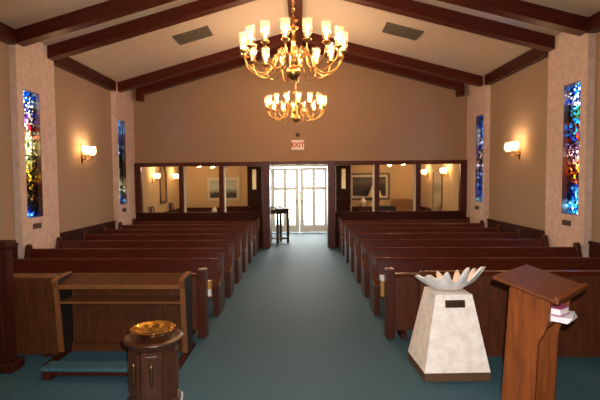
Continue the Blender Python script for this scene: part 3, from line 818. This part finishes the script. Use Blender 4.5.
def side_chair(x, y, rz, label):
    r = thing('side_chair', label, 'chair', (x, y, 0), rz, 'side chairs in the entrance hall')
    bx('seat', (-.22, .22, -.22, .22, .42, .47), M['tan'], r, bevel=.015)
    for a in (-.2, .2): bx('leg', (a - .018, a + .018, -.21, -.174, 0, .42), M['black'], r)
    for a in (-.2, .2):
        bm = B(); tube(bm, [(a, .2, 0), (a, .2, .45), (a * 1.02, .25, .8), (a * 1.05, .27, .9)], .017, 6); obj('rear_leg', bm, M['black'], r, smooth=True)
    bm = B(); tube(bm, curve([(-.21, .27, .9), (-.14, .275, .955), (-.05, .28, .93), (0, .28, .95), (.05, .28, .93), (.14, .275, .955), (.21, .27, .9)], 5), .02, 6)
    tube(bm, [(0, .28, .94), (0, .22, .5)], .03, 6); obj('backrest', bm, M['black'], r, smooth=True)
side_chair(-3.98, 12.75, PI / 2, 'black open backed chair by the left hall wall, nearer the partition')
side_chair(-3.98, 14.7, PI / 2, 'black open backed chair by the left hall wall, beneath the far sconce')

def armchair(x, y, rz, mat, w, h, label, rounded=False):
    r = thing('armchair', label, 'armchair', (x, y, 0), rz)
    bx('seat', (-w / 2 + .1, w / 2 - .1, -.3, .3, .15, .45), mat, r, bevel=.05, seg=3)
    bm = B()
    if rounded:
        pp = [(-w / 2, .2), (w / 2, .2), (w / 2, h - .22), (w * .36, h - .07), (w * .18, h), (-w * .18, h), (-w * .36, h - .07), (-w / 2, h - .22)]
    else: pp = [(-w / 2, .2), (w / 2, .2), (w / 2, h), (-w / 2, h)]
    prism(bm, pp, .25, .4, 'y'); obj('backrest', bm, mat, r, bevel=.04, seg=3)
    for a in (-1, 1):
        c = a * (w / 2 - .06); bx('arm', (c - .06, c + .06, -.3, .3, .15, .6), mat, r, bevel=.04, seg=3)
        for yy in (-.26, .3): bx('leg', (c - .025, c + .025, yy - .025, yy + .025, 0, .15), M['black'], r)
armchair(3.62, 15.5, 0, M['tan'], .85, 1.0, 'tan upholstered armchair by the right hall wall')
armchair(3.78, 13.6, -PI / 2, M['greyup'], .6, .93, 'grey brown round backed armchair under the framed print', True)
armchair(2.75, 14.9, PI, M['black'], .7, .84, 'dark armchair standing in front of the lamp table')
armchair(-2.3, 15.7, 0, M['darkwood'], 1.2, .76, 'low dark settee under the shore picture')

r = thing('lamp_table', 'brown side table under the dark painting carrying the lamp', 'table', (2.55, 15.8, 0))
bx('top', (-.5, .5, -.28, .28, .7, .74), M['trim'], r, bevel=.006)
for a in (-.45, .45):
    for b in (-.23, .23): bx('leg', (a - .025, a + .025, b - .025, b + .025, 0, .7), M['trim'], r)
bx('apron', (-.45, .45, -.24, .24, .6, .7), M['trim'], r)
r = thing('table_lamp', 'table lamp with cream cone shade before the dark painting', 'lamp', (2.62, 15.8, .74))
bm = B(); lathe(bm, [(0, 0), (.09, 0), (.09, .02), (.03, .04), (.06, .12), (.07, .18), (.03, .25), (.015, .28), (.015, .42), (0, .42)], 18); obj('base', bm, M['ceramic'], r, smooth=True)
bm = B(); lathe(bm, [(.25, .33), (.245, .35), (.11, .72), (.105, .72), (.24, .335)], 24); obj('lamp_shade', bm, M['linen'], r, smooth=True)
bm = B(); lathe(bm, [(0, .44), (.025, .47), (.03, .5), (0, .54)], 10); obj('bulb', bm, M['bulb'], r, smooth=True)
point('bulb_light', (0, 0, .6), 9, WARM, r)
bm = B(); lathe(bm, [(0, 0), (.05, 0), (.06, .02), (.1, .1), (.115, .17), (.08, .24), (.05, .27), (.07, .3), (.05, .295), (0, .26)], 20, (2.2, 15.72, .74))
tag(obj('vase', bm, M['ceramic'], smooth=True), 'white ceramic vase beside the table lamp', 'vase')
r = thing('console_table', 'small dark table against the settee carrying a white jar', 'table', (-2.85, 14.95, 0))
bx('top', (-.2, .2, -.2, .2, .55, .58), M['darkwood'], r)
for a in (-.16, .16):
    for b in (-.16, .16): bx('leg', (a - .02, a + .02, b - .02, b + .02, 0, .55), M['darkwood'], r)
bm = B(); lathe(bm, [(0, 0), (.06, 0), (.085, .06), (.09, .12), (.06, .18), (.045, .2), (.055, .215), (0, .21)], 18, (-2.85, 14.95, .58))
tag(obj('jar', bm, M['ceramic'], smooth=True), 'white jar on small dark table below the shore picture', 'jar')

def hall_light(x, y, label):
    r = thing('ceiling_light', label, 'ceiling light', (x, y, 2.5), 0, 'hall ceiling lights')
    bm = B(); lathe(bm, [(0, 0), (.07, 0), (.07, -.02), (.02, -.05), (.012, -.06), (.012, -.22), (.03, -.25), (0, -.26)], 16); obj('stem', bm, M['dullbrass'], r, smooth=True)
    bm = B(); lathe(bm, [(.03, -.25), (.055, -.29), (.065, -.33), (.06, -.38), (.065, -.4)], 14); obj('shade', bm, M['globe'], r, smooth=True)
    bm = B(); lathe(bm, [(0, -.26), (.02, -.28), (.026, -.33), (0, -.37)], 10); obj('bulb', bm, M['bulb'], r, smooth=True)
    point('bulb_light', (0, 0, -.42), 32, WARM, r, .04)
hall_light(-3.02, 13.6, 'small glowing glass ceiling light in the left entrance hall, left one')
hall_light(-2.87, 14.9, 'small glowing glass ceiling light in the left entrance hall, right one')
hall_light(2.9, 14.6, 'small glowing glass ceiling light in the right entrance hall, left one')
hall_light(3.06, 13.4, 'small glowing glass ceiling light in the right entrance hall, right one')

# register stand in the doorway
M['stand'] = plain('dark_grey_brown_wood', (62, 54, 44), .5)
r = thing('register_stand', 'dark wooden stand with sloped top in the aisle doorway', 'stand', (-.545, 12.17, 0), math.radians(38))
bm = B(); prism(bm, [(-.25, .90), (.22, .97), (.22, 1.0), (-.25, .93)], -.2, .2, 'x'); obj('top', bm, M['stand'], r, bevel=.006)
bx('apron', (-.195, .195, -.195, .195, .79, .91), M['stand'], r)
for a in (-.17, .17):
    for b in (-.17, .17): bx('leg', (a - .026, a + .026, b - .026, b + .026, 0, .84), M['stand'], r)
bm = B(); box(bm, -.17, .17, -.185, -.155, .1, .14); box(bm, -.17, .17, .155, .185, .1, .14); box(bm, -.185, -.155, -.17, .17, .1, .14); box(bm, .155, .185, -.17, .17, .1, .14)
obj('stretcher', bm, M['stand'], r)

# ------------------------------------------------------------------ light
w = bpy.data.worlds.new('daylight'); scn.world = w; w.use_nodes = True
bg = w.node_tree.nodes['Background']; bg.inputs['Color'].default_value = (.95, .98, 1.0, 1); bg.inputs['Strength'].default_value = 32.0
# daylight arriving at the entrance doors
al = bpy.data.lights.new('door_portal', 'AREA'); al.shape = 'RECTANGLE'; al.size = 1.9; al.size_y = 2.1; al.cycles.is_portal = True
ao = bpy.data.objects.new('door_portal', al); COL.objects.link(ao); ao.location = (0, 14.47, 1.05); ao.rotation_euler = (-PI / 2, 0, 0)
# unseen overhead light added for the chancel, without a fixture
cl = bpy.data.lights.new('chancel_fill', 'AREA'); cl.shape = 'DISK'; cl.size = .5; cl.energy = 60; cl.color = (1, .78, .55)
co = bpy.data.objects.new('chancel_fill', cl); COL.objects.link(co); co.location = (0, .6, 4.4)
hl = bpy.data.lights.new('hall_fill', 'AREA'); hl.shape = 'DISK'; hl.size = .5; hl.energy = 45; hl.color = (1, .9, .76)  # added fill without a fixture, brightens the entrance doors and hall carpet
ho = bpy.data.objects.new('hall_fill', hl); COL.objects.link(ho); ho.location = (0, 13.0, 2.46)
# camera flash
fl = bpy.data.lights.new('flash', 'SPOT'); fl.energy = 600; fl.color = (1, .97, .93); fl.shadow_soft_size = .02; fl.spot_size = math.radians(95); fl.spot_blend = .6
fo = bpy.data.objects.new('flash', fl); COL.objects.link(fo); fo.location = (.13, .02, 1.85); fo.rotation_euler = (math.radians(84), 0, 0)

# ------------------------------------------------------------------ camera
cam = bpy.data.cameras.new('camera'); co = bpy.data.objects.new('camera', cam); COL.objects.link(co)
cam.sensor_width = 36; cam.lens = 450 / 600 * 36; cam.clip_start = .05
cam.shift_x = (300 - 286.3) / 600
yaw, pit, rol = math.radians(-2.0), math.radians(2.8), math.radians(.5)
co.matrix_world = Matrix.Translation((.08, 0, 1.75)) @ Matrix.Rotation(-yaw, 4, 'Z') @ Matrix.Rotation(PI / 2 - pit, 4, 'X') @ Matrix.Rotation(-rol, 4, 'Z')
scn.camera = co
vs = scn.view_settings
vs.view_transform = 'Standard'; vs.look = 'None'; vs.gamma = 1; vs.exposure = 0.0; vs.use_curve_mapping = False
scn.cycles.max_bounces = 10; scn.cycles.transparent_max_bounces = 16
scn.cycles.sample_clamp_indirect = 6
